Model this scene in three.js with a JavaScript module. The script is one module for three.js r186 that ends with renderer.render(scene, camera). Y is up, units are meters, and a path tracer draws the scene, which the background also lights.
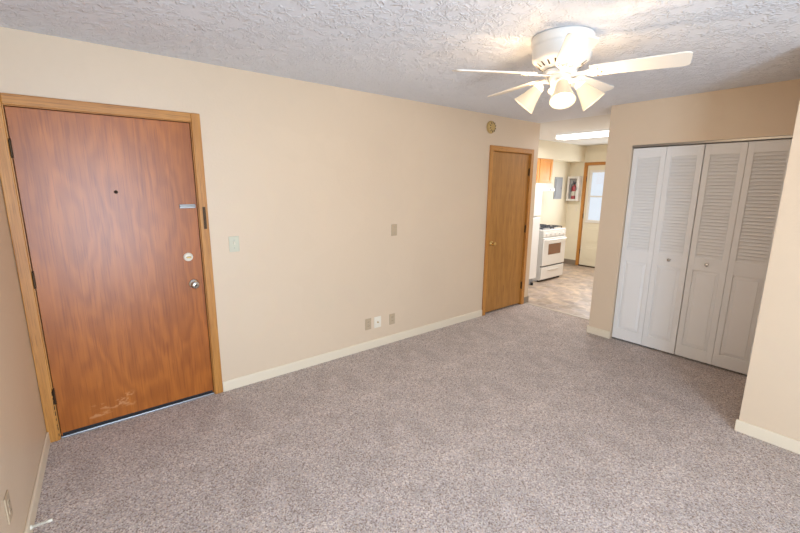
import * as THREE from 'three';
import { RoundedBoxGeometry } from 'three/addons/geometries/RoundedBoxGeometry.js';
import { mergeGeometries } from 'three/addons/utils/BufferGeometryUtils.js';
import { RectAreaLightUniformsLib } from 'three/addons/lights/RectAreaLightUniformsLib.js';

// ---------------------------------------------------------------- camera, sky, light, exposure
const scene = new THREE.Scene();
const renderer = new THREE.WebGLRenderer({ antialias: true });
renderer.toneMapping = THREE.LinearToneMapping;
renderer.toneMappingExposure = 1.0;
renderer.shadowMap.enabled = true;
RectAreaLightUniformsLib.init();

const camera = new THREE.PerspectiveCamera(66.97, 800 / 533, 0.05, 60);
{
  const r = new THREE.Vector3(0.77958605, 0.00781857, 0.62624632);
  const u = new THREE.Vector3(0.11692878, 0.98052358, -0.15780106);
  const b = new THREE.Vector3(-0.61528306, 0.19624572, 0.76348829);
  camera.quaternion.setFromRotationMatrix(new THREE.Matrix4().makeBasis(r, u, b));
  camera.position.set(0.8912, 1.6302, 3.2035);
}
scene.background = new THREE.Color(0.80, 0.88, 0.98);          // bright overcast sky outside the windows

const HC = 2.454;                                              // ceiling height
function daylight(w, h, intensity, color, at, look) {          // soft daylight that comes in through a window opening
  const l = new THREE.RectAreaLight(color, intensity, w, h);
  l.position.set(...at); l.lookAt(...look); l.castShadow = true; scene.add(l);
}
daylight(1.28, 2.0, 21, new THREE.Color(0.64, 0.805, 1.0), [1.26, 1.1, 5.11], [1.26, 1.1, 0]);        // living-room window behind the camera
daylight(0.5, 0.95, 9, new THREE.Color(0.9, 0.96, 1.0), [9.06, 1.46, -0.57], [0, 1.46, -0.57]);       // glazed kitchen door

// ---------------------------------------------------------------- helpers
let seed = 7;
const rnd = () => { seed = (seed * 1664525 + 1013904223) >>> 0; return seed / 4294967296; };
const hash = (x, y, s = 0) => { let h = (x * 374761393 + y * 668265263 + s * 2246822519) | 0; h = Math.imul(h ^ (h >>> 13), 1274126177); h ^= h >>> 16; return (h >>> 0) / 4294967296; };
const mod = (a, n) => ((a % n) + n) % n;
function vnoise(x, y, px, py, s) {                             // tiling value noise
  const xi = Math.floor(x), yi = Math.floor(y), fx = x - xi, fy = y - yi;
  const sx = fx * fx * (3 - 2 * fx), sy = fy * fy * (3 - 2 * fy);
  const g = (i, j) => hash(mod(xi + i, px), mod(yi + j, py), s);
  return (g(0, 0) * (1 - sx) + g(1, 0) * sx) * (1 - sy) + (g(0, 1) * (1 - sx) + g(1, 1) * sx) * sy;
}
function fbm(u, v, fx, fy, oct, s) {                           // u, v in 0..1
  let a = 0, w = 0.5, t = 0;
  for (let k = 0; k < oct; k++) { a += w * vnoise(u * fx, v * fy, fx, fy, s + k * 17); t += w; w *= 0.5; fx *= 2; fy *= 2; }
  return a / t;
}
const lerp = (a, b, t) => a + (b - a) * t;
const mix3 = (a, b, t) => [lerp(a[0], b[0], t), lerp(a[1], b[1], t), lerp(a[2], b[2], t)];
const clamp = (x, a = 0, b = 1) => Math.min(b, Math.max(a, x));
const smooth = (a, b, x) => { const t = clamp((x - a) / (b - a)); return t * t * (3 - 2 * t); };
function dataTex(w, h, fn, srgb, tw, th) {                     // fn(u, v) -> [r, g, b] 0..255; tw, th: size in metres
  const d = new Uint8Array(w * h * 4);
  for (let y = 0; y < h; y++) for (let x = 0; x < w; x++) {
    const c = fn((x + 0.5) / w, (y + 0.5) / h), i = (y * w + x) * 4;
    d[i] = clamp(c[0], 0, 255); d[i + 1] = clamp(c[1], 0, 255); d[i + 2] = clamp(c[2], 0, 255); d[i + 3] = 255;
  }
  const t = new THREE.DataTexture(d, w, h);
  t.wrapS = t.wrapT = THREE.RepeatWrapping; t.magFilter = THREE.LinearFilter; t.minFilter = THREE.LinearMipmapLinearFilter; t.generateMipmaps = true;
  if (srgb) t.colorSpace = THREE.SRGBColorSpace;
  t.repeat.set(1 / tw, 1 / th); t.needsUpdate = true;
  return t;
}
const names = {};
const numbered = (n) => { const k = names[n] = (names[n] ?? -1) + 1; return k ? `${n}_${String(k).padStart(3, '0')}` : n; };
function boxUV(g, turn = false, off = [0, 0]) {                // uv in metres from the position, by the way each face points
  const p = g.attributes.position, n = g.attributes.normal, uv = new Float32Array(p.count * 2);
  for (let i = 0; i < p.count; i++) {
    const ax = Math.abs(n.getX(i)), ay = Math.abs(n.getY(i)), az = Math.abs(n.getZ(i));
    let u, v;
    if (ay > ax && ay > az) { u = p.getX(i); v = p.getZ(i); } else if (ax > az) { u = p.getZ(i); v = p.getY(i); } else { u = p.getX(i); v = p.getY(i); }
    if (turn) [u, v] = [v, u];
    uv[2 * i] = u + off[0]; uv[2 * i + 1] = v + off[1];
  }
  g.setAttribute('uv', new THREE.BufferAttribute(uv, 2));
  return g;
}
function box(x0, x1, y0, y1, z0, z1, bev = 0, turn = false) {  // a box between corners, edges rounded by bev
  const w = x1 - x0, h = y1 - y0, d = z1 - z0;
  const g = bev ? new RoundedBoxGeometry(w, h, d, 2, Math.min(bev, w / 2.02, h / 2.02, d / 2.02)) : new THREE.BoxGeometry(w, h, d);
  g.translate((x0 + x1) / 2, (y0 + y1) / 2, (z0 + z1) / 2);
  return boxUV(g.index ? g.toNonIndexed() : g, turn);
}
const merge = (a) => a.length > 1 ? mergeGeometries(a.map((g) => { const q = g.index ? g.toNonIndexed() : g; for (const k of Object.keys(q.attributes)) if (!['position', 'normal', 'uv'].includes(k)) q.deleteAttribute(k); return q; })) : a[0];
function lathe(pts, n = 40) { return new THREE.LatheGeometry(pts.map((p) => new THREE.Vector2(p[0], p[1])), n); }
function tube(pts, r, n = 24, m = 10) { return new THREE.TubeGeometry(new THREE.CatmullRomCurve3(pts.map((p) => new THREE.Vector3(...p))), n, r, m, false); }
function cyl(r0, r1, h, n = 24) { return new THREE.CylinderGeometry(r0, r1, h, n); }
function part(name, geo, mat, parent, label) {
  const m = new THREE.Mesh(Array.isArray(geo) ? merge(geo) : geo, mat);
  m.name = name; m.castShadow = m.receiveShadow = true; parent.add(m);
  if (label) m.userData.label = label;
  return m;
}
function group(name, label, category, at = [0, 0, 0], kind, grp) {
  const o = new THREE.Group(); o.name = numbered(name); o.position.set(...at); scene.add(o);
  o.userData = { label, category };
  if (kind) o.userData.kind = kind;
  if (grp) o.userData.group = grp;
  return o;
}
function solid(name, geo, mat, label, category, kind) {        // a thing that is one mesh
  const m = part(numbered(name), geo, mat, scene);
  m.userData = { label, category };
  if (kind) m.userData.kind = kind;
  return m;
}
const struct = (name, geo, mat, label, category) => solid(name, geo, mat, label, category, 'structure');

// ---------------------------------------------------------------- materials
const M = {};
const std = (color, roughness = 0.6, o = {}) => new THREE.MeshStandardMaterial({ color, roughness, ...o });
const phys = (color, roughness = 0.6, o = {}) => new THREE.MeshPhysicalMaterial({ color, roughness, ...o });
{ // painted drywall: roller stipple
  const bump = dataTex(512, 512, (u, v) => { const a = 255 * (0.6 * fbm(u, v, 64, 64, 3, 3) + 0.4 * fbm(u, v, 9, 9, 3, 5)); return [a, a, a]; }, false, 0.8, 0.8);
  const tone = (c, s) => dataTex(256, 256, (u, v) => { const f = 0.985 + 0.03 * fbm(u, v, 4, 4, 4, s); return c.map((k) => k * f); }, true, 2.6, 2.6);
  M.wall = std('#ffffff', 0.42, { map: tone([221, 199, 172], 41), bumpMap: bump, bumpScale: 0.0012 });
  M.wallKitchen = std('#ffffff', 0.55, { map: tone([236, 227, 204], 43), bumpMap: bump, bumpScale: 0.001 });
  M.base = std('#e6d8c0', 0.45);
}
{ // stomp-brush ceiling texture
  const S = 1024, T = 1.6, h = new Float32Array(S * S).fill(0.25), k = S / T;
  seed = 91;
  for (let s = 0; s < 900; s++) {
    const cx = rnd() * S, cy = rnd() * S, n = 9 + Math.floor(rnd() * 8), a0 = rnd() * 6.28;
    for (let j = 0; j < n; j++) {
      const a = a0 + j / n * 6.28 + (rnd() - 0.5) * 0.5, len = (0.02 + rnd() * 0.042) * k, bend = (rnd() - 0.5) * 0.9, hh = 0.35 + rnd() * 0.65, wd = (0.0038 + rnd() * 0.0042) * k;
      for (let t = 4; t < len; t += 1.2) {
        const aa = a + bend * t / len, x = cx + Math.cos(aa) * t, y = cy + Math.sin(aa) * t, f = Math.sin(Math.PI * clamp(t / len, 0.06, 0.97));
        const R = Math.ceil(wd * 1.6);
        for (let dy = -R; dy <= R; dy++) for (let dx = -R; dx <= R; dx++) {
          const q = hh * f * Math.exp(-(dx * dx + dy * dy) / (wd * wd)), i = mod(Math.round(y) + dy, S) * S + mod(Math.round(x) + dx, S);
          if (q > h[i]) h[i] = q;
        }
      }
    }
  }
  const bump = dataTex(S, S, (u, v) => { const a = 255 * (0.9 * h[Math.floor(v * S) * S + Math.floor(u * S)] + 0.1 * fbm(u, v, 160, 160, 2, 8)); return [a, a, a]; }, false, T, T);
  M.ceiling = std('#e6e8ed', 0.85, { bumpMap: bump, bumpScale: 0.0105 });
  M.ceilingKitchen = std('#dcdad6', 0.8);
}
{ // speckled cut-loop carpet: every cell of the pattern is one tuft
  const S = 1024, T = 0.9, N = 150;
  const pal = [[196, 184, 176], [184, 172, 166], [208, 197, 189], [166, 151, 144], [200, 187, 183], [222, 212, 204], [146, 129, 121], [190, 181, 181], [199, 180, 166], [178, 165, 159]];
  const cell = (u, v) => {
    const x = u * N, y = v * N, xi = Math.floor(x), yi = Math.floor(y); let best = 9, id = 0;
    for (let j = -1; j <= 1; j++) for (let i = -1; i <= 1; i++) {
      const cx = mod(xi + i, N), cy = mod(yi + j, N), dx = xi + i + hash(cx, cy, 1) - x, dy = yi + j + hash(cx, cy, 2) - y, d = dx * dx + dy * dy;
      if (d < best) { best = d; id = hash(cx, cy, 3); }
    }
    return [Math.sqrt(best), id];
  };
  const cache = new Float32Array(S * S * 2);
  for (let y = 0; y < S; y++) for (let x = 0; x < S; x++) { const c = cell((x + 0.5) / S, (y + 0.5) / S), i = (y * S + x) * 2; cache[i] = c[0]; cache[i + 1] = c[1]; }
  const at = (u, v) => (Math.floor(v * S) * S + Math.floor(u * S)) * 2;
  const map = dataTex(S, S, (u, v) => {
    const i = at(u, v), c = pal[Math.floor(cache[i + 1] * 9.999)], f = 0.94 + 0.12 * fbm(u, v, 7, 7, 3, 12) + 0.05 * (hash(Math.floor(u * S), Math.floor(v * S), 9) - 0.5);
    return c.map((k) => k * f * 1.05);
  }, true, T, T);
  const bump = dataTex(S, S, (u, v) => { const a = 255 * clamp(1 - cache[at(u, v)] * 0.9); return [a, a, a]; }, false, T, T);
  M.carpet = std('#ffffff', 1, { map, bumpMap: bump, bumpScale: 0.006 });
}
{ // printed sheet vinyl: mottled stone
  const S = 1024, T = 1.5, N = 11;
  const pal = [[172, 150, 132], [188, 166, 144], [160, 140, 126], [196, 172, 144], [176, 157, 146], [164, 142, 120]];
  M.vinyl = phys('#ffffff', 0.45, {
    map: dataTex(S, S, (u, v) => {
      const wx = u + 0.05 * (fbm(u, v, 9, 9, 3, 31) - 0.5), wy = v + 0.05 * (fbm(u, v, 9, 9, 3, 33) - 0.5);
      const x = wx * N, y = wy * N, xi = Math.floor(x), yi = Math.floor(y); let b1 = 9, b2 = 9, id = 0;
      for (let j = -1; j <= 1; j++) for (let i = -1; i <= 1; i++) {
        const cx = mod(xi + i, N), cy = mod(yi + j, N), d = Math.hypot(xi + i + 0.15 + 0.7 * hash(cx, cy, 4) - x, yi + j + 0.15 + 0.7 * hash(cx, cy, 5) - y);
        if (d < b1) { b2 = b1; b1 = d; id = hash(cx, cy, 6); } else if (d < b2) b2 = d;
      }
      const c = mix3(pal[Math.floor(id * 5.999)], [176, 156, 140], 0.35), m = 0.8 + 0.4 * fbm(u, v, 18, 18, 4, 35);
      return mix3(c.map((k) => k * m), [201, 188, 170], 0.55 * (1 - smooth(0.02, 0.1, b2 - b1)));
    }, true, T, T), clearcoat: 0.1, clearcoatRoughness: 0.4,
  });
}
function wood(a, b, pore, { S = 512, H = 1024, tw = 0.6, th = 2.2, fig = 5, s = 60, swirl = 0.25, pores = 0.5, extra } = {}) {
  return dataTex(S, H, (u, v) => {
    const wob = fbm(u, v, 4, 3, 4, s) * swirl, r = (u + wob) * fig;
    const ring = 0.5 + 0.5 * Math.sin(6.283 * (Math.round(fig) * u + fig * wob * 3));
    const fine = fbm(mod(u + wob * 0.08, 1), v, 90, 5, 3, s + 3), big = fbm(u, v, 3, 2, 3, s + 9);
    const p = fbm(u, v, 200, 14, 2, s + 21);
    let c = mix3(a, b, clamp(0.30 * ring + 0.42 * fine + 0.5 * (big - 0.25)));
    c = mix3(c, pore, pores * smooth(0.60, 0.78, p));
    return extra ? extra(c, u, v) : c;
  }, true, tw, th);
}
{
  const doorMap = wood([194, 114, 42], [144, 77, 24], [114, 55, 18], {
    S: 768, H: 1536, tw: 0.95, th: 2.1, fig: 3, s: 71, swirl: 0.6, pores: 0.28,
    extra: (c, u, v) => {                                       // pale scuffs near the foot of the door
      const x = u * 0.95, y = v * 2.1;
      let m = 0;
      for (const [sx, sy, w, h, t] of [[0.30, 0.13, 0.17, 0.030, -0.2], [0.22, 0.09, 0.10, 0.02, 0.1], [0.36, 0.16, 0.08, 0.05, 0.4]]) {
        const dx = x - sx, dy = y - sy - t * dx, d = (dx / w) ** 2 + (dy / h) ** 2;
        m = Math.max(m, smooth(1, 0, d) * smooth(0.48, 0.72, fbm(u, v, 40, 130, 3, 88)));
      }
      return mix3(c, [206, 150, 108], 0.75 * m);
    },
  });
  M.door = phys('#ffffff', 0.34, { map: doorMap });
  M.oak = phys('#ffffff', 0.45, { map: wood([210, 150, 74], [174, 112, 42], [134, 80, 26], { tw: 0.3, th: 1.6, fig: 3, s: 120, swirl: 0.2, pores: 0.6 }), clearcoat: 0.15, clearcoatRoughness: 0.4 });
  M.oakDoor = phys('#ffffff', 0.45, { map: wood([188, 134, 66], [156, 104, 42], [128, 80, 32], { tw: 0.8, th: 2.1, fig: 6, s: 150, swirl: 0.15, pores: 0.5 }), clearcoat: 0.15, clearcoatRoughness: 0.4 });
  M.cabinet = phys('#ffffff', 0.4, { map: wood([240, 172, 96], [218, 142, 66], [188, 114, 50], { tw: 0.5, th: 1.2, fig: 5, s: 170, swirl: 0.2, pores: 0.35 }), clearcoat: 0.2, clearcoatRoughness: 0.35 });
  M.oakKitchen = M.oak;
}
M.white = std('#e6e2dc', 0.42);
M.bifold = std('#eae7e3', 0.5);
M.fanWhite = phys('#e9e6e0', 0.35, { clearcoat: 0.3, clearcoatRoughness: 0.3 });
M.blade = phys('#ece4d6', 0.42, { clearcoat: 0.2, clearcoatRoughness: 0.4 });
M.shade = phys('#7c766c', 0.5, { emissive: new THREE.Color(1.0, 0.82, 0.58), emissiveIntensity: 0.55, side: THREE.DoubleSide });
M.bulb = std('#fff6e6', 0.4, { emissive: new THREE.Color(1.0, 0.86, 0.62), emissiveIntensity: 1.6 });
M.enamel = phys('#eceae6', 0.25, { clearcoat: 0.6, clearcoatRoughness: 0.12 });
M.doorPaint = std('#e8dfc8', 0.45);
M.chrome = std('#c9c5bd', 0.22, { metalness: 1 });
M.brass = std('#caa96a', 0.28, { metalness: 1 });
M.steel = std('#9c9a97', 0.35, { metalness: 1 });
M.bronze = std('#4a3826', 0.5, { metalness: 0.7 });
M.black = std('#17161a', 0.55);
M.iron = std('#3c4048', 0.6);
M.greyPaint = std('#9c9ea2', 0.5);
M.plate = std('#cfcbb4', 0.4);
M.plateBeige = std('#bfa98c', 0.45);
M.plateWhite = std('#ece3d0', 0.4);
M.yellowed = std('#c4a468', 0.5);
M.cove = std('#8d7f70', 0.6);
M.strip = std('#bfb2a2', 0.5);
M.alu = std('#b9bcc2', 0.3, { metalness: 1 });
M.red = phys('#b3161c', 0.3, { clearcoat: 0.6, clearcoatRoughness: 0.15 });
M.glass = phys('#ffffff', 0.02, { transmission: 1, thickness: 0, ior: 1.5 });
M.ovenGlassReflection = phys('#7a4a2a', 0.08, { clearcoat: 1, clearcoatRoughness: 0.05 });  // dark oven glass, its orange reflection painted in as a brown base colour
M.lens = std('#ffffff', 0.4, { emissive: new THREE.Color(0.92, 0.97, 1.0), emissiveIntensity: 1.6 });
M.rubber = std('#e4ddcc', 0.7);
M.slot = std('#4b4338', 0.8);

// ---------------------------------------------------------------- the shell
const ZB = 5.2, XK = 9.15, ZK = -1.35, XC = 5.324, ZC = 1.146, XR = 4.266, ZR = 2.717, XW = 5.835;
const E0 = 0.655, E1 = 1.593, EH = 2.05;                        // entry door opening
const P0 = 4.885, P1 = 5.66, PH = 2.05;                         // oak pantry door opening
struct('floor', box(0.15, 5.78, -0.1, 0, ZK - 0.12, ZB + 0.12), M.carpet, 'speckled taupe and grey carpet over the living room', 'carpet');
struct('floor', box(5.78, XK + 0.12, -0.1, -0.003, ZK - 0.12, 2.84), M.vinyl, 'mottled stone-pattern sheet vinyl on the kitchen floor', 'vinyl floor');
struct('ceiling', box(0.15, 5.80, HC, HC + 0.12, ZK - 0.12, ZB + 0.12), M.ceiling, 'white ceiling with a stomped plaster texture', 'ceiling');
struct('ceiling', box(5.80, XK + 0.12, HC, HC + 0.12, ZK - 0.12, 2.84), M.ceilingKitchen, 'smooth white kitchen ceiling', 'ceiling');
const wt = -0.115;
struct('wall_far', [
  box(0.35, E0 - 0.02, 0, HC, wt, 0), box(E0 - 0.02, E1 + 0.02, EH + 0.02, HC, wt, 0), box(E1 + 0.02, P0 - 0.02, 0, HC, wt, 0),
  box(P0 - 0.02, P1 + 0.02, PH + 0.02, HC, wt, 0), box(P1 + 0.02, XW, 0, HC, wt, 0), box(XW - 0.12, XW, 0, HC, ZK, wt),
], M.wall, 'long cream wall holding the two wooden doors', 'wall');
const SKEW = Math.atan(0.05);
{
  const g = box(-0.12, 0, 0, HC, -1.62, ZB + 0.2); g.rotateY(-SKEW); g.translate(0.5915, 0, 0);
  struct('wall_left', g, M.wall, 'narrow strip of cream wall at the left edge, hinge side of the brown door', 'wall');
}
struct('wall_right', box(XR, XR + 0.12, 0, HC, ZR, ZB), M.wall, 'cream wall at the right edge, nearest the camera', 'wall');
struct('wall_return', box(XR + 0.12, 6.17, 0, HC, ZR, ZR + 0.12), M.wall, 'short cream wall between the near wall and the closet', 'wall');
const L0 = 1.390, L1 = 2.600, LH = 2.045;                       // bifold opening
struct('wall_closet', [
  box(XC, XC + 0.115, 0, HC, ZC, L0), box(XC, XC + 0.115, LH, HC, L0, L1), box(XC, XC + 0.115, 0, HC, L1, ZR), box(XC + 0.115, XK, 0, HC, ZC, ZC + 0.115),
], M.wall, 'cream wall round the white bifold closet doors', 'wall');
struct('wall_closet_back', box(6.05, 6.17, 0, HC, ZC + 0.115, ZR), M.wall, 'cream back wall inside the bifold closet', 'wall');
struct('wall_kitchen_side', box(0.3, XK + 0.12, 0, HC, ZK - 0.12, ZK), M.wallKitchen, 'pale cream kitchen wall behind the white range', 'wall');
const K0 = -0.985, K1 = -0.155, KH = 2.07;                      // kitchen door opening
struct('wall_kitchen_end', [
  box(XK, XK + 0.12, 0, HC, ZK, K0 - 0.02), box(XK, XK + 0.12, KH + 0.02, HC, K0 - 0.02, K1 + 0.02), box(XK, XK + 0.12, 0, HC, K1 + 0.02, ZC + 0.115),
], M.wallKitchen, 'pale cream end wall of the kitchen with the glazed door', 'wall');
const SZ = -1.06;
struct('trim_1', box(XW, XK, 2.14, HC, ZK, SZ), M.wallKitchen, 'boxed cream soffit over the kitchen cabinets', 'soffit');
const W0 = 0.62, W1 = 1.90, WY0 = 0.08, WY1 = 2.12;               // living-room window, behind the camera
struct('wall_rear', [
  box(0.2, W0, 0, HC, ZB, ZB + 0.12), box(W1, XR + 0.12, 0, HC, ZB, ZB + 0.12), box(W0, W1, 0, WY0, ZB, ZB + 0.12), box(W0, W1, WY1, HC, ZB, ZB + 0.12),
], M.wall, 'cream wall with a tall patio window, behind the camera', 'wall');
{
  const w = group('window_1', 'tall white glazed patio window behind the camera', 'window', [W0, WY0, ZB], 'structure');
  const a = W1 - W0, b = WY1 - WY0, f = 0.05;
  part('window_frame', [box(0, a, 0, f, 0.02, 0.1), box(0, a, b - f, b, 0.02, 0.1), box(0, f, f, b - f, 0.02, 0.1), box(a - f, a, f, b - f, 0.02, 0.1), box(a / 2 - 0.03, a / 2 + 0.03, f, b - f, 0.02, 0.1)], M.white, w);
  for (const k of [0, 1]) part('pane', box(k ? a / 2 + 0.03 : f, k ? a - f : a / 2 - 0.03, f, b - f, 0.055, 0.06), M.glass, w);
}

// ---------------------------------------------------------------- baseboards and door trim
function baseProfile(len, h = 0.083, t = 0.013) {               // runs along +x from 0, stands off towards +z
  const s = new THREE.Shape(); s.moveTo(0, 0); s.lineTo(t, 0); s.lineTo(t, h - 0.02); s.quadraticCurveTo(t, h - 0.006, t * 0.45, h); s.lineTo(0, h); s.lineTo(0, 0);
  const g = new THREE.ExtrudeGeometry(s, { depth: len, bevelEnabled: false, curveSegments: 6 });
  g.rotateY(Math.PI / 2);                                        // shape x -> -z, depth -> +x
  g.scale(1, 1, -1);
  const i = g.index; if (!i) { const p = g.attributes.position.array; for (let k = 0; k < p.length; k += 9) for (let c = 0; c < 3; c++) { const t2 = p[k + 3 + c]; p[k + 3 + c] = p[k + 6 + c]; p[k + 6 + c] = t2; } }
  g.computeVertexNormals();
  return g;
}
const CW = 0.058;                                               // casing width
{
  struct('baseboard_far', baseProfile(P0 - CW - 0.006 - (E1 + CW + 0.006)).translate(E1 + CW + 0.006, 0, 0), M.base, 'cream baseboard along the long wall between the two wooden doors', 'baseboard');
  const bl = struct('baseboard_left', box(0, 0.013, 0, 0.083, 0.02, 5.15, 0.005), M.base, 'cream baseboard along the left edge wall', 'baseboard');
  bl.rotation.y = -SKEW; bl.position.x = 0.5915;
  struct('baseboard_right', box(XR - 0.013, XR, 0, 0.085, ZR - 0.013, ZB, 0.005), M.base, 'cream baseboard at the foot of the nearest right-hand wall', 'baseboard');
  struct('baseboard_closet', [box(XC - 0.013, XC, 0, 0.083, ZC - 0.013, L0 - 0.002, 0.005), box(XC, XC + 0.45, 0, 0.083, ZC - 0.013, ZC, 0.005)], M.base, 'short cream baseboard wrapping the corner left of the bifold doors', 'baseboard');
  struct('baseboard_kitchen', [box(XK - 0.01, XK, -0.003, 0.1, ZK, K0 - CW, 0.004), box(XW, XW + 0.01, -0.003, 0.1, -0.3, 0.0, 0.004), box(P1 + CW + 0.012, XW + 0.01, 0, 0.09, 0, 0.011, 0.004)], M.cove, 'dark taupe vinyl cove base in the kitchen', 'baseboard');
  struct('trim_2', box(5.755, 5.80, -0.004, 0.006, 0.0, ZC, 0.004), M.strip, 'thin pale strip between the carpet and the kitchen vinyl', 'floor strip');
}
function casing(name, x0, x1, h, label, chips) {                // oak casing, jamb and stop on the long wall
  const t = group(name, label, 'door trim', [0, 0, 0], 'structure');
  const i0 = x0 - 0.004, i1 = x1 + 0.004, ct = 0.017;
  const leg = (a, b, n) => part(n, box(a, b, 0, h + 0.004 + CW, 0, ct, 0.005), M.oak, t);
  leg(i0 - CW, i0, 'casing_leg'); leg(i1, i1 + CW, 'casing_leg');
  part('casing_head', box(i0, i1, h + 0.004, h + 0.004 + CW, 0, ct, 0.005, true), M.oak, t);
  for (const [a, b] of [[x0 - 0.019, x0], [x1, x1 + 0.019]]) part('jamb', box(a, b, 0, h, wt, 0.0), M.oak, t);
  part('head_jamb', box(x0 - 0.019, x1 + 0.019, h, h + 0.019, wt, 0.0, 0, true), M.oak, t);
  for (const [a, b] of [[x0, x0 + 0.014], [x1 - 0.014, x1]]) part('stop', box(a, b, 0, h, wt + 0.005, -0.056), M.oak, t);
  part('stop', box(x0 + 0.014, x1 - 0.014, h - 0.014, h, wt + 0.005, -0.056, 0, true), M.oak, t);
  return t;
}
const cas1 = casing('trim_3', E0, E1, EH, 'golden oak casing round the reddish-brown entry door', true);
part('threshold', box(E0, E1, -0.002, 0.013, -0.13, 0.004, 0.004), M.alu, cas1, 'thin silver metal threshold');
part('latch_strike', [box(E1 + 0.026, E1 + 0.046, 1.31, 1.47, 0.017, 0.020, 0.001), ...[1.335, 1.365, 1.415, 1.445].map((y) => cyl(0.005, 0.005, 0.004, 10).rotateX(Math.PI / 2).translate(E1 + 0.036, y, 0.021)), box(E1 + 0.03, E1 + 0.042, 1.385, 1.398, 0.02, 0.032, 0.003)], M.bronze, cas1, 'dark worn strike of the swing-bar lock');
{ // chips along the hinge-side casing, near the floor
  seed = 5;
  for (let k = 0; k < 9; k++) { const y = 0.03 + k * 0.035 + rnd() * 0.012, w = 0.004 + rnd() * 0.006; part('chip', box(E0 - 0.006, E0 - 0.004 + 0.002, y, y + 0.012 + rnd() * 0.018, 0.008, 0.0178 + 0.0005 * rnd(), 0.001).translate(-w * 0.3, 0, 0), M.bronze, cas1); }
}
casing('trim_4', P0, P1, PH, 'golden oak casing round the narrow oak door', false);

// ---------------------------------------------------------------- entry door
const hingeGeo = () => [cyl(0.0065, 0.0065, 0.088, 12), cyl(0.008, 0.003, 0.008, 12).translate(0, 0.048, 0), cyl(0.003, 0.008, 0.008, 12).translate(0, -0.048, 0), box(-0.003, 0.003, -0.044, 0.044, -0.03, -0.004)];
const knobGeo = (r = 0.027, rose = 0.032) => lathe([[0, 0], [rose, 0], [rose, 0.004], [rose * 0.75, 0.010], [0.011, 0.013], [0.0105, 0.030], [r * 0.75, 0.036], [r, 0.047], [r * 0.98, 0.056], [r * 0.7, 0.064], [0, 0.066]], 32).rotateX(Math.PI / 2);
{
  const d = group('door_1', 'reddish-brown flush wooden entry door with a peephole', 'door', [E0, 0, 0], 'structure');
  const w = E1 - E0;
  part('slab', box(0.004, w - 0.004, 0.016, EH - 0.004, -0.052, -0.008, 0.002), M.door, d);
  part('gap_shade_strip', box(0.01, w - 0.01, 0.014, 0.034, -0.009, -0.004, 0.002), M.black, d);  // black strip that paints in the dark of the gap under the door
  for (const y of [0.30, 1.06, 1.82]) part('hinge', merge(hingeGeo()).translate(0.002, y, 0.002), M.bronze, d, 'dark bronze hinge');
  const knob = part('door_knob', knobGeo(0.028, 0.034).translate(1.521 - E0, 0.908, -0.008), M.chrome, d, 'satin metal door knob');
  part('keyhole', cyl(0.008, 0.008, 0.003, 16).rotateX(Math.PI / 2).translate(1.521 - E0, 0.908, 0.0585), M.slot, knob);
  const db = part('deadbolt', lathe([[0, 0], [0.031, 0], [0.031, 0.006], [0.024, 0.016], [0, 0.017]], 32).rotateX(Math.PI / 2).translate(1.501 - E0, 1.112, -0.008), M.plateWhite, d, 'round cream deadbolt');
  part('thumb_turn', box(-0.015, 0.015, -0.005, 0.005, 0, 0.018, 0.003).translate(1.501 - E0, 1.112, 0.008), M.brass, db);
  part('swing_bar_lock', [box(1.475 - E0, 1.578 - E0, 1.462, 1.490, -0.008, 0.004, 0.003), box(1.475 - E0, 1.578 - E0, 1.470, 1.482, 0.004, 0.016, 0.005)], M.steel, d, 'grey metal swing-bar lock');
  part('peephole', lathe([[0, 0.001], [0.005, 0.002], [0.0065, 0.006], [0.011, 0.005], [0.011, 0], [0, 0]].reverse(), 24).rotateX(Math.PI / 2).translate(1.118 - E0, 1.577, -0.008), M.bronze, d, 'small dark peephole');
}
{ // pantry door
  const d = group('door_2', 'narrow golden oak flush door beside the kitchen opening', 'door', [P0, 0, 0], 'structure');
  const w = P1 - P0;
  part('slab', box(0.004, w - 0.004, 0.02, PH - 0.004, -0.045, -0.010, 0.002), M.oakDoor, d);
  for (const y of [0.28, 1.07, 1.82]) part('hinge', merge(hingeGeo()).rotateY(Math.PI / 2 * 0).translate(w - 0.002, y, 0.002), M.bronze, d, 'dark bronze hinge');
  part('door_knob', knobGeo(0.026, 0.031).translate(0.075, 0.925, -0.010), M.brass, d, 'polished brass knob');
}

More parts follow.
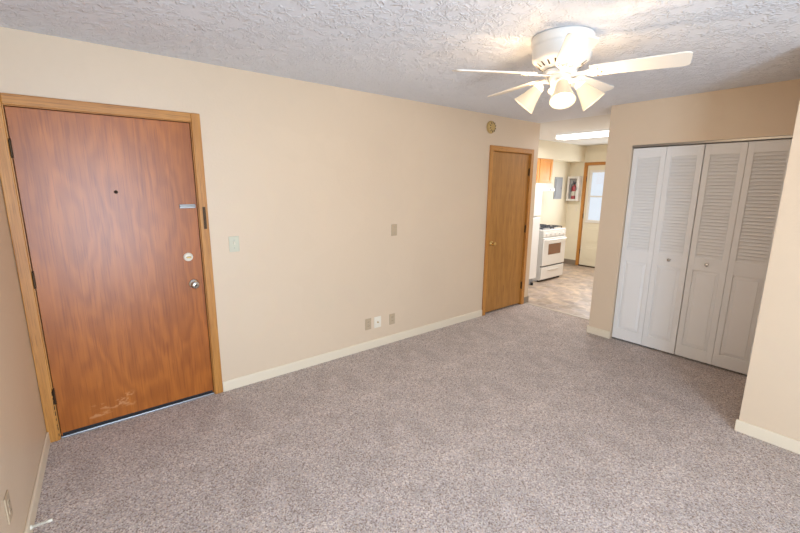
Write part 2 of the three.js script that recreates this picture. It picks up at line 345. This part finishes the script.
// ---------------------------------------------------------------- bifold closet doors
function slatGeo(w) { const g = box(-0.0175, 0.0175, -0.003, 0.003, -w / 2, w / 2, 0.0025); g.rotateZ(1.10); return g; }
{
  const lw = (L1 - L0 - 0.012) / 4, LT = 2.016, LB = 0.018, LX = XC + 0.030, TH = 0.028;
  const st = 0.046, louv0 = 1.000, louv1 = 1.925, pan0 = 0.135, pan1 = 0.880, NS = 31;
  const sg = slatGeo(lw - 2 * st + 0.006);
  const stile = box(0, TH, LB, LT, 0, st, 0.003);
  const stile2 = box(0, TH, LB, LT, lw - 0.002 - st, lw - 0.002, 0.003);
  const rail = (a, b) => box(0.001, TH - 0.001, a, b, st - 0.002, lw - 0.002 - st + 0.002, 0.002);
  const rails = [['bottom_rail', rail(LB, pan0)], ['lock_rail', rail(pan1, louv0)], ['top_rail', rail(louv1, LT)]];
  function raised() {                                           // raised panel: field with sloped edges
    const y0 = pan0, y1 = pan1, z0 = st, z1 = lw - 0.002 - st, e = 0.028;
    const v = []; const q = (a, b, c, d) => v.push(...a, ...b, ...c, ...a, ...c, ...d);
    const P = (x, y, z) => [x, y, z], o = 0.013, i = 0.003, k = e;
    const A = [P(o, y0, z0), P(o, y0, z1), P(o, y1, z1), P(o, y1, z0)], B = [P(i + 0.003, y0 + k, z0 + k), P(i + 0.003, y0 + k, z1 - k), P(i + 0.003, y1 - k, z1 - k), P(i + 0.003, y1 - k, z0 + k)];
    const C = [P(i, y0 + k + 0.002, z0 + k + 0.002), P(i, y0 + k + 0.002, z1 - k - 0.002), P(i, y1 - k - 0.002, z1 - k - 0.002), P(i, y1 - k - 0.002, z0 + k + 0.002)];
    for (let j = 0; j < 4; j++) { const n = (j + 1) % 4; q(A[j], A[n], B[n], B[j]); q(B[j], B[n], C[n], C[j]); }
    q(C[0], C[1], C[2], C[3]);
    const D = A.map((p) => [TH - 0.006, p[1], p[2]]); q(D[3], D[2], D[1], D[0]);
    for (let j = 0; j < 4; j++) { const n = (j + 1) % 4; q(D[j], D[n], A[n], A[j]); }
    const g = new THREE.BufferGeometry(); g.setAttribute('position', new THREE.Float32BufferAttribute(v, 3)); g.computeVertexNormals(); return boxUV(g);
  }
  const panelG = raised();
  const kg = lathe([[0, 0], [0.011, 0], [0.008, 0.004], [0.007, 0.012], [0.015, 0.018], [0.017, 0.025], [0.012, 0.031], [0, 0.032]], 24).rotateZ(Math.PI / 2);
  for (let pair = 0; pair < 2; pair++) {
    const d = group(pair ? 'door_4' : 'door_3', pair ? 'right pair of white louvred bifold closet doors, beside the near wall' : 'left pair of white louvred bifold closet doors, beside the kitchen opening', 'closet door', [LX, 0, L0 + 0.004 + pair * (2 * lw + 0.004)], 'structure');
    for (let k = 0; k < 2; k++) {
      const leaf = new THREE.Group(); leaf.name = 'leaf'; leaf.position.z = k * lw + 0.001; d.add(leaf);
      part('stile', stile, M.bifold, leaf); part('stile', stile2, M.bifold, leaf);
      for (const [n, g] of rails) part(n, g, M.bifold, leaf);
      part('raised_panel', panelG, M.bifold, leaf);
      for (let s = 0; s < NS; s++) { const m = part('slat', sg, M.bifold, leaf); m.position.set(TH / 2, louv0 + (s + 0.5) * (louv1 - louv0) / NS, (lw - 0.002) / 2); }
      if (pair !== k) { const m = part('knob', kg, M.chrome, leaf, 'small round metal knob'); m.position.set(0, 0.945, lw / 2); }
    }
  }
  const t = group('trim_5', 'grey metal bifold track across the top of the closet opening', 'door track', [0, 0, 0], 'structure');
  part('track', box(XC + 0.012, XC + 0.06, LH - 0.022, LH, L0, L1, 0.002), M.steel, t);
  for (const z of [L0 + 0.03, L1 - 0.03]) part('floor_bracket', box(XC + 0.03, XC + 0.07, 0, 0.012, z - 0.02, z + 0.02, 0.002), M.steel, t);
}

// ---------------------------------------------------------------- ceiling fan
{
  const FX = 3.14, FZ = 1.85, BY = -0.200, R = 0.615;
  const f = group('ceiling_fan', 'white five-blade ceiling fan with lit frosted glass shades', 'ceiling fan', [FX, HC, FZ]);
  part('canopy', lathe([[0, 0], [0.163, 0], [0.167, -0.006], [0.167, -0.045], [0.161, -0.050], [0.157, -0.056], [0.159, -0.062], [0.159, -0.105], [0.156, -0.118], [0.15, -0.126]].reverse(), 64), M.fanWhite, f);
  const mh = part('motor_housing', lathe([[0.15, -0.126], [0.132, -0.142], [0.11, -0.156], [0.085, -0.166], [0.08, -0.176], [0.0, -0.176]].reverse(), 64), M.fanWhite, f);
  for (let k = 0; k < 20; k++) part('vent_slot', box(-0.016, 0.016, -0.002, 0.002, -0.005, 0.005, 0.002).rotateZ(0.7).translate(0.1225, -0.1485, 0).rotateY(k / 20 * 6.2832), M.slot, mh);
  part('flywheel', lathe([[0, -0.176], [0.088, -0.176], [0.09, -0.18], [0.09, -0.196], [0.084, -0.2], [0, -0.2]].reverse(), 48), M.fanWhite, f);
  // blades
  const bs = new THREE.Shape();
  bs.moveTo(0.155, -0.048); bs.lineTo(0.18, -0.055); bs.lineTo(R - 0.03, -0.068); bs.quadraticCurveTo(R, -0.066, R, -0.04); bs.lineTo(R, 0.04); bs.quadraticCurveTo(R, 0.066, R - 0.03, 0.068); bs.lineTo(0.18, 0.055); bs.lineTo(0.155, 0.048); bs.closePath();
  const bg = new THREE.ExtrudeGeometry(bs, { depth: 0.005, bevelEnabled: true, bevelThickness: 0.001, bevelSize: 0.001, bevelSegments: 1, curveSegments: 8 });
  bg.rotateX(-Math.PI / 2); boxUV(bg);
  const is = new THREE.Shape();                                 // blade iron, a flat forked bracket
  is.moveTo(0.06, -0.018); is.lineTo(0.11, -0.014); is.quadraticCurveTo(0.14, -0.016, 0.165, -0.042); is.lineTo(0.205, -0.042); is.quadraticCurveTo(0.214, -0.038, 0.205, -0.03); is.lineTo(0.185, -0.012); is.lineTo(0.225, -0.008); is.lineTo(0.225, 0.008); is.lineTo(0.185, 0.012); is.lineTo(0.205, 0.03); is.quadraticCurveTo(0.214, 0.038, 0.205, 0.042); is.lineTo(0.165, 0.042); is.quadraticCurveTo(0.14, 0.016, 0.11, 0.014); is.lineTo(0.06, 0.018); is.closePath();
  const ig = new THREE.ExtrudeGeometry(is, { depth: 0.004, bevelEnabled: true, bevelThickness: 0.001, bevelSize: 0.001, bevelSegments: 1 }); ig.rotateX(-Math.PI / 2); ig.translate(0, -0.0085, 0);
  for (let k = 0; k < 5; k++) {
    const th = (-3 + 72 * k) * Math.PI / 180;
    const b = part('blade', bg, M.blade, f); b.rotation.set(-13 * Math.PI / 180, -th, 0, 'YXZ'); b.position.y = BY + 0.004;
    const ir = part('blade_iron', ig, M.fanWhite, b);
    for (const [x, z] of [[0.195, -0.034], [0.195, 0.034], [0.215, 0]]) part('screw', lathe([[0, 0], [0.005, 0], [0.004, -0.003], [0, -0.004]].reverse(), 10).translate(x, -0.0095, z), M.brass, b);
  }
  // light kit
  part('switch_housing', lathe([[0, -0.2], [0.058, -0.2], [0.06, -0.206], [0.06, -0.235], [0.05, -0.246], [0.045, -0.262], [0.056, -0.272], [0.058, -0.285], [0.04, -0.302], [0.014, -0.308], [0.010, -0.322], [0.0, -0.326]].reverse(), 48), M.fanWhite, f);
    for (let k = 0; k < 3; k++) {
    const ph = [141, 241, 57][k] * Math.PI / 180, T = [61, 50, 50][k] * Math.PI / 180, c = Math.cos(ph), s = Math.sin(ph);
    const at = (r, y) => [c * r, y, s * r];
    part('lamp_arm', tube([at(0.045, -0.240), at(0.075, -0.232), at(0.100, -0.236), at(0.105, -0.25)], 0.008), M.fanWhite, f);
    const ax = new THREE.Quaternion().setFromUnitVectors(new THREE.Vector3(0, -1, 0), new THREE.Vector3(c * Math.cos(T), -Math.sin(T), s * Math.cos(T)));
    const place = (g) => g.applyQuaternion(ax).translate(...at(0.105, -0.252));
    part('lamp_holder', place(lathe([[0, 0.016], [0.016, 0.014], [0.024, 0.004], [0.031, -0.006], [0.031, -0.018], [0.0, -0.018]].reverse(), 32)), M.fanWhite, f);
    const outer = [[0.030, -0.012], [0.034, -0.03], [0.041, -0.055], [0.048, -0.08], [0.057, -0.105], [0.068, -0.134]], inner = outer.map(([r, y]) => [r - 0.003, y]).reverse();
    part('lamp_shade', place(lathe([...outer, ...inner], 40)), M.shade, f, 'flared frosted glass shade, lit');
    part('bulb', place(lathe([[0, -0.018], [0.012, -0.018], [0.013, -0.04], [0.022, -0.062], [0.023, -0.075], [0.016, -0.09], [0, -0.096]].reverse(), 24)), M.bulb, f);
    const l = new THREE.PointLight(new THREE.Color(1.0, 0.71, 0.43), 0.36, 0, 2);
    l.castShadow = true; l.shadow.radius = 1.5;
    const p = new THREE.Vector3(0, -0.075, 0).applyQuaternion(ax).add(new THREE.Vector3(...at(0.105, -0.252)));
    l.position.copy(p); f.add(l);
  }
}

// ---------------------------------------------------------------- wall plates, chime, door stop
function plateGroup(name, label, category, at, plateMat, kind, turn = 0, size = [0.072, 0.116]) {
  const g = group(name, label, category, at); g.rotation.y = turn;
  const [w, h] = size;
  part('plate', box(-w / 2, w / 2, -h / 2, h / 2, 0, 0.006, 0.003), plateMat, g);
  if (kind === 'toggle') { part('toggle', box(-0.005, 0.005, -0.004, 0.016, 0.004, 0.020, 0.003), M.plateWhite, g); for (const y of [-0.03, 0.03]) part('screw', cyl(0.003, 0.003, 0.002, 10).rotateX(Math.PI / 2).translate(0, y, 0.0065), M.steel, g); }
  if (kind === 'outlet') {
    for (const y of [-0.02, 0.02]) { const r = part('receptacle', cyl(0.0165, 0.0165, 0.004, 24).rotateX(Math.PI / 2).translate(0, y, 0.0062), plateMat, g); for (const x of [-0.006, 0.006]) part('slot', box(x - 0.0012, x + 0.0012, y - 0.002, y + 0.008, 0.008, 0.0088), M.slot, r); }
    part('screw', cyl(0.003, 0.003, 0.002, 10).rotateX(Math.PI / 2).translate(0, 0, 0.0065), M.steel, g);
  }
  if (kind === 'coax') part('jack', [cyl(0.009, 0.009, 0.004, 6).rotateX(Math.PI / 2).translate(0, 0, 0.008), cyl(0.0045, 0.0045, 0.012, 16).rotateX(Math.PI / 2).translate(0, 0, 0.012)], M.brass, g);
  if (kind === 'blank') for (const y of [-0.03, 0.03]) part('screw', cyl(0.003, 0.003, 0.002, 10).rotateX(Math.PI / 2).translate(0, y, 0.0065), M.steel, g);
  return g;
}
plateGroup('light_switch', 'pale green-cream light switch just right of the entry door', 'switch', [1.826, 1.18, 0], M.plate, 'toggle', 0, [0.076, 0.12]);
plateGroup('wall_plate', 'plain beige plate at switch height, middle of the long wall', 'wall plate', [3.391, 1.193, 0], M.plateBeige, 'blank');
plateGroup('wall_outlet', 'beige outlet left of the white cable plate', 'outlet', [3.066, 0.264, 0], M.plateBeige, 'outlet');
plateGroup('cable_plate', 'white cable plate between two beige outlets', 'wall plate', [3.182, 0.263, 0], M.plateWhite, 'coax', 0, [0.085, 0.116]);
plateGroup('wall_outlet', 'beige outlet right of the white cable plate', 'outlet', [3.37, 0.257, 0], M.plateBeige, 'outlet');
plateGroup('wall_outlet', 'dull outlet low on the wall at the left edge', 'outlet', [0.5915 - 0.05 * 1.09, 0.325, 1.09], M.plateBeige, 'outlet', Math.PI / 2 - SKEW);
{
  const s = group('smoke_detector', 'round yellowed detector high on the wall above the oak door', 'detector', [4.82, 2.313, 0]);
  part('base', lathe([[0, 0], [0.072, 0], [0.072, 0.010], [0, 0.010]], 40).rotateX(Math.PI / 2), M.yellowed, s);
  part('cover', lathe([[0.064, 0.010], [0.066, 0.022], [0.058, 0.034], [0.036, 0.038], [0.034, 0.034], [0.02, 0.034], [0, 0.038]], 40).rotateX(Math.PI / 2), M.yellowed, s);
  for (let k = 0; k < 10; k++) { const a = k / 10 * 6.283; part('vent', box(-0.004, 0.004, -0.012, 0.012, 0, 0.004).translate(0, 0.048, 0.0345).rotateZ(a), M.slot, s); }
}
{
  const z = 0.875, g = group('door_stop', 'cream spring door stop sticking out of the left baseboard', 'door stop', [0.5915 - 0.05 * z + 0.013, 0.05, z]); g.rotation.y = -SKEW;
  part('base', cyl(0.011, 0.011, 0.006, 16).rotateZ(Math.PI / 2).translate(0.003, 0, 0), M.rubber, g);
  const pts = []; for (let k = 0; k <= 90; k++) pts.push([0.006 + k / 90 * 0.058, 0.0055 * Math.cos(k * 0.9), 0.0055 * Math.sin(k * 0.9)]);
  part('spring', tube(pts, 0.0016, 260, 6), M.rubber, g);
  part('tip', cyl(0.0085, 0.0075, 0.016, 16).rotateZ(Math.PI / 2).translate(0.071, 0, 0), M.rubber, g);
}

// ---------------------------------------------------------------- kitchen
{ // glazed kitchen door and its casing
  const t = group('trim_6', 'oak casing round the glazed kitchen door', 'door trim', [0, 0, 0], 'structure');
  const ct = 0.017;
  for (const [a, b] of [[K0 - CW - 0.004, K0 - 0.004], [K1 + 0.004, K1 + 0.004 + CW]]) part('casing_leg', box(XK - ct, XK, 0, KH + CW, a, b, 0.005), M.oak, t);
  part('casing_head', box(XK - ct, XK, KH + 0.002, KH + CW, K0 - 0.004, K1 + 0.004, 0.005, true), M.oak, t);
  for (const [a, b] of [[K0 - 0.019, K0], [K1, K1 + 0.019]]) part('jamb', box(XK, XK + 0.12, 0, KH, a, b), M.oak, t);
  part('head_jamb', box(XK, XK + 0.12, KH, KH + 0.019, K0 - 0.019, K1 + 0.019, 0, true), M.oak, t);
  part('threshold', box(XK - 0.01, XK + 0.13, -0.003, 0.016, K0, K1, 0.004), M.bronze, t);
  const d = group('door_5', 'cream kitchen door with a white-framed window, far end', 'door', [XK + 0.012, 0, K0], 'structure');
  const w = K1 - K0, th = 0.044, g0 = 0.93, g1 = 1.97, e0 = 0.062, e1 = w - 0.062;
  part('slab', [box(0, th, 0.018, g0, 0.004, w - 0.004, 0.002), box(0, th, g1, KH - 0.004, 0.004, w - 0.004, 0.002), box(0, th, g0 - 0.004, g1 + 0.004, 0.004, e0), box(0, th, g0 - 0.004, g1 + 0.004, e1, w - 0.004)], M.doorPaint, d);
  const wf = part('window_frame', [box(-0.014, 0.012, g0, g0 + 0.045, e0, e1, 0.005), box(-0.014, 0.012, g1 - 0.045, g1, e0, e1, 0.005), box(-0.014, 0.012, g0 + 0.04, g1 - 0.04, e0, e0 + 0.045, 0.005), box(-0.014, 0.012, g0 + 0.04, g1 - 0.04, e1 - 0.045, e1, 0.005), box(-0.008, 0.012, 1.435, 1.465, e0 + 0.04, e1 - 0.04, 0.004), box(-0.02, 0.012, g0 - 0.015, g0 + 0.012, e0 - 0.01, e1 + 0.01, 0.004)], M.white, d, 'white window frame');
  for (const [a, b] of [[g0 + 0.045, 1.435], [1.465, g1 - 0.045]]) part('pane', box(0.018, 0.022, a, b, e0 + 0.03, e1 - 0.03), M.glass, wf);
  for (const [a, b] of [[0.14, 0.42], [0.50, 0.82]]) for (const [c, q] of [[0.11, w / 2 - 0.04], [w / 2 + 0.04, w - 0.11]]) part('raised_panel', [box(-0.005, 0.002, a, b, c, q, 0.004), box(-0.009, 0.002, a + 0.03, b - 0.03, c + 0.03, q - 0.03, 0.004)], M.doorPaint, d);
  for (const y of [0.3, 1.05, 1.8]) part('hinge', merge(hingeGeo()).translate(-0.008, y, 0.0), M.bronze, d);
}
{ // gas range
  const X0 = 7.07, X1 = 7.80, F = -0.60, B = -1.30;
  const r = group('gas_range', 'white freestanding gas range with an oven window', 'range', [0, -0.003, 0]);
  part('body', [box(X0, X1, 0.03, 0.885, B, F - 0.006, 0.006), box(X0 + 0.03, X1 - 0.03, 0.0, 0.05, B + 0.04, F - 0.06)], M.enamel, r);
  part('cooktop', [box(X0 - 0.004, X1 + 0.004, 0.880, 0.912, B, F + 0.012, 0.010), box(X0, X1, 0.90, 0.99, B, B + 0.05, 0.012)], M.enamel, r);
  const cp = part('control_panel', box(X0 + 0.002, X1 - 0.002, 0.785, 0.882, F - 0.02, F + 0.018, 0.008), M.enamel, r);
  for (let k = 0; k < 5; k++) part('knob', [cyl(0.018, 0.021, 0.02, 20).rotateX(Math.PI / 2).translate(X0 + 0.10 + k * 0.133, 0.835, F + 0.028), box(X0 + 0.097 + k * 0.133, X0 + 0.103 + k * 0.133, 0.82, 0.85, F + 0.036, F + 0.043, 0.002)], M.enamel, cp);
  const od = part('oven_door', box(X0 + 0.004, X1 - 0.004, 0.285, 0.775, F - 0.006, F + 0.03, 0.012), M.enamel, r);
  part('oven_window', box(X0 + 0.165, X1 - 0.165, 0.475, 0.665, F + 0.028, F + 0.032, 0.002), M.ovenGlassReflection, od, 'dark oven glass with an orange-brown reflection painted into its colour');
  part('handle', [tube([[X0 + 0.05, 0.735, F + 0.03], [X0 + 0.055, 0.737, F + 0.062], [X0 + 0.09, 0.738, F + 0.07], [X1 - 0.09, 0.738, F + 0.07], [X1 - 0.055, 0.737, F + 0.062], [X1 - 0.05, 0.735, F + 0.03]], 0.013, 40)], M.enamel, od);
  const dr = part('drawer', box(X0 + 0.004, X1 - 0.004, 0.045, 0.262, F - 0.006, F + 0.026, 0.010), M.enamel, r);
  part('drawer_pull', [box(X0 + 0.20, X1 - 0.20, 0.195, 0.213, F + 0.02, F + 0.040, 0.006)], M.enamel, dr);
  part('seam', box(X0 + 0.006, X1 - 0.006, 0.262, 0.285, F - 0.02, F - 0.004), M.black, r);
  part('kick_plate', box(X0 + 0.02, X1 - 0.02, 0.003, 0.044, F - 0.06, F - 0.03), M.black, r);
  for (const x of [X0 + 0.19, X1 - 0.19]) for (const z of [F - 0.17, B + 0.22]) {
    part('burner', [lathe([[0, 0.026], [0.03, 0.026], [0.036, 0.018], [0.04, 0.004], [0.075, 0.002], [0.08, 0]].reverse(), 28).translate(x, 0.911, z)], M.iron, r);
    const bars = []; for (const k of [-1, 1]) { bars.push(box(x - 0.14, x + 0.14, 0.936, 0.948, z + k * 0.12 - 0.006, z + k * 0.12 + 0.006)); bars.push(box(x + k * 0.134 - 0.006, x + k * 0.134 + 0.006, 0.936, 0.948, z - 0.12, z + 0.12)); for (const j of [-1, 1]) bars.push(box(x + k * 0.134 - 0.006, x + k * 0.134 + 0.006, 0.911, 0.94, z + j * 0.12 - 0.006, z + j * 0.12 + 0.006)); bars.push(box(x + (k < 0 ? -0.13 : 0.04), x + (k < 0 ? -0.04 : 0.13), 0.938, 0.950, z - 0.005, z + 0.005)); bars.push(box(x - 0.005, x + 0.005, 0.938, 0.950, z + (k < 0 ? -0.12 : 0.035), z + (k < 0 ? -0.035 : 0.12))); }
    part('grate', bars, M.iron, r);
  }
}
{ // refrigerator, mostly hidden behind the end of the long wall
  const X0 = 6.14, X1 = 6.86, F = -0.53, B = -1.30;
  const r = group('refrigerator', 'white refrigerator half hidden behind the end of the long wall', 'refrigerator', [0, -0.003, 0]);
  part('body', box(X0, X1, 0.04, 1.655, B, F - 0.065, 0.008), M.enamel, r);
  part('fridge_door', box(X0, X1, 0.12, 1.15, F - 0.06, F, 0.014), M.enamel, r);
  part('freezer_door', box(X0, X1, 1.165, 1.655, F - 0.06, F, 0.014), M.enamel, r);
  part('hinge_cap', box(X1 - 0.10, X1 - 0.02, 1.655, 1.672, F - 0.07, F - 0.01, 0.006), M.enamel, r);
  part('toe_grille', box(X0 + 0.02, X1 - 0.02, 0.02, 0.11, F - 0.075, F - 0.05, 0.004), M.greyPaint, r);
  for (const x of [X0 + 0.06, X1 - 0.06]) part('foot', cyl(0.022, 0.022, 0.045, 14).translate(x, 0.0225, F - 0.035), M.black, r);
  for (const x of [X0 + 0.06, X1 - 0.06]) part('foot', cyl(0.022, 0.022, 0.045, 14).translate(x, 0.0225, B + 0.08), M.black, r);
  part('handle', [box(X0 + 0.03, X0 + 0.06, 0.75, 1.12, F, F + 0.04, 0.01), box(X0 + 0.03, X0 + 0.06, 1.19, 1.4, F, F + 0.04, 0.01)], M.enamel, r);
}
function wallCabinet(label, x0, x1, y0, doors) {
  const c = group('wall_cabinet', label, 'cabinet', [x0, y0, ZK]), w = x1 - x0, h = 2.14 - y0, D = -SZ + ZK;   // D < 0
  const dep = SZ - ZK - 0.02;
  part('carcass', box(0, w, 0, h, 0.0, dep - 0.02, 0.002), M.cabinet, c);
  for (let k = 0; k < doors; k++) {
    const a = k * w / doors + 0.002, b = (k + 1) * w / doors - 0.002, s = 0.055, z0 = dep - 0.02, z1 = dep;
    const d = part('cabinet_door', [box(a, a + s, 0.003, h - 0.003, z0, z1, 0.003), box(b - s, b, 0.003, h - 0.003, z0, z1, 0.003), box(a + s, b - s, 0.003, s, z0, z1, 0.003, true), box(a + s, b - s, h - s, h - 0.003, z0, z1, 0.003, true)], M.cabinet, c);
    part('door_panel', box(a + s - 0.004, b - s + 0.004, s - 0.004, h - s + 0.004, z0 + 0.002, z0 + 0.010, 0.003), M.cabinet, d);
  }
}
wallCabinet('honey-oak wall cabinet above the white range hood', 7.60, 8.02, 1.70, 1);
wallCabinet('honey-oak wall cabinet above the refrigerator, only its edge in view', 6.85, 7.585, 1.70, 2);
{
  const h = group('range_hood', 'small white range hood under the oak cabinet', 'range hood', [0, 1.56, 0]);
  const s = new THREE.Shape(); s.moveTo(0, 0); s.lineTo(0.35, 0); s.lineTo(0.35, 0.035); s.lineTo(0.28, 0.138); s.lineTo(0, 0.138); s.closePath();
  const g = new THREE.ExtrudeGeometry(s, { depth: 0.76, bevelEnabled: true, bevelThickness: 0.004, bevelSize: 0.004, bevelSegments: 2 });
  g.rotateY(-Math.PI / 2); g.translate(8.0, 0.0, ZK + 0.005);
  part('shell', boxUV(g), M.enamel, h);
  part('filter', box(7.3, 7.92, -0.012, -0.004, ZK + 0.05, ZK + 0.31, 0.003), M.steel, h);
  part('switch', box(7.84, 7.87, 0.012, 0.028, ZK + 0.357, ZK + 0.365, 0.003), M.black, h);
}
{
  const e = group('electrical_panel', 'grey electrical panel cover on the kitchen wall beside the hood', 'panel', [8.575, 1.39, ZK]);
  part('frame', box(0, 0.29, 0, 0.44, 0, 0.012, 0.003), M.greyPaint, e);
  const d = part('panel_door', box(0.03, 0.26, 0.04, 0.40, 0.012, 0.022, 0.003), M.greyPaint, e);
  part('latch', box(0.225, 0.245, 0.20, 0.235, 0.022, 0.028, 0.002), M.steel, d);
}
{ // extinguisher cabinet on the end wall
  const W = 0.24, H = 0.50, D = 0.13, c = group('extinguisher_cabinet', 'white glazed cabinet holding the red fire extinguisher', 'cabinet', [XK, 1.35, -1.312]);
  // local: x away from the wall is negative, z across
  part('box', [box(-0.008, 0, 0, H, 0, W), box(-D, -0.008, 0, 0.012, 0, W, 0.002), box(-D, -0.008, H - 0.012, H, 0, W, 0.002), box(-D, -0.008, 0.012, H - 0.012, 0, 0.012, 0.002), box(-D, -0.008, 0.012, H - 0.012, W - 0.012, W, 0.002)], M.white, c);
  const f = 0.042, d = part('door_frame', [box(-D - 0.014, -D, 0, f, 0, W, 0.003), box(-D - 0.014, -D, H - f, H, 0, W, 0.003), box(-D - 0.014, -D, f, H - f, 0, f, 0.003), box(-D - 0.014, -D, f, H - f, W - f, W, 0.003)], M.white, c);
  part('pane', box(-D - 0.008, -D - 0.005, f, H - f, f, W - f), M.glass, d);
  part('door_pull', box(-D - 0.03, -D - 0.014, H / 2 - 0.03, H / 2 + 0.03, W - 0.026, W - 0.014, 0.004), M.steel, d);
  const e = group('fire_extinguisher', 'small red fire extinguisher behind the glass of the white cabinet', 'extinguisher', [XK - 0.068, 1.3632, -1.192]);
  part('cylinder', lathe([[0, 0], [0.046, 0], [0.05, 0.008], [0.05, 0.255], [0.046, 0.28], [0.03, 0.30], [0.016, 0.308], [0.016, 0.325], [0, 0.325]].reverse(), 32), M.red, e);
  part('label_band', cyl(0.0506, 0.0506, 0.09, 32).translate(0, 0.14, 0), M.plateWhite, e);
  part('valve', [cyl(0.014, 0.016, 0.03, 16).translate(0, 0.335, 0), box(-0.012, 0.012, 0.345, 0.362, -0.02, 0.03, 0.003), cyl(0.014, 0.014, 0.01, 16).rotateZ(Math.PI / 2).translate(-0.02, 0.337, 0)], M.black, e);
  part('lever', [box(-0.008, 0.008, 0.362, 0.370, -0.03, 0.045, 0.003).rotateX(-0.0), box(-0.008, 0.008, 0.385, 0.393, -0.03, 0.05, 0.003), box(-0.008, 0.008, 0.362, 0.393, -0.03, -0.022, 0.002)], M.black, e);
  part('hose', tube([[0, 0.337, -0.014], [0, 0.33, -0.05], [0, 0.27, -0.062], [0, 0.17, -0.060]], 0.007), M.black, e);
}
plateGroup('light_switch', 'tiny light switch under the extinguisher cabinet', 'switch', [XK, 1.19, -1.135], M.plateWhite, 'toggle', -Math.PI / 2);
{ // fluorescent fitting
  const x0 = 6.98, x1 = 7.24, z0 = -0.46, z1 = 0.76, f = group('fluorescent_light', 'long lit fluorescent fitting on the kitchen ceiling', 'ceiling light', [0, HC, 0]);
  part('pan', box(x0 + 0.02, x1 - 0.02, -0.03, 0, z0, z1, 0.004), M.white, f);
  part('lamp_lens', box(x0, x1, -0.078, -0.022, z0 + 0.014, z1 - 0.014, 0.02), M.lens, f);
  for (const [a, b] of [[z0, z0 + 0.014], [z1 - 0.014, z1]]) part('end_cap', box(x0 - 0.003, x1 + 0.003, -0.08, 0, a, b, 0.004), M.white, f);
  const l = new THREE.RectAreaLight(new THREE.Color(0.95, 0.98, 1.0), 54, 0.22, 1.18);
  l.position.set((x0 + x1) / 2, -0.084, (z0 + z1) / 2); f.add(l); l.lookAt((x0 + x1) / 2, 0, (z0 + z1) / 2); l.castShadow = true;
}
scene.traverse((o) => { if (o.isMesh) { o.castShadow = true; o.receiveShadow = true; } });
renderer.render(scene, camera);
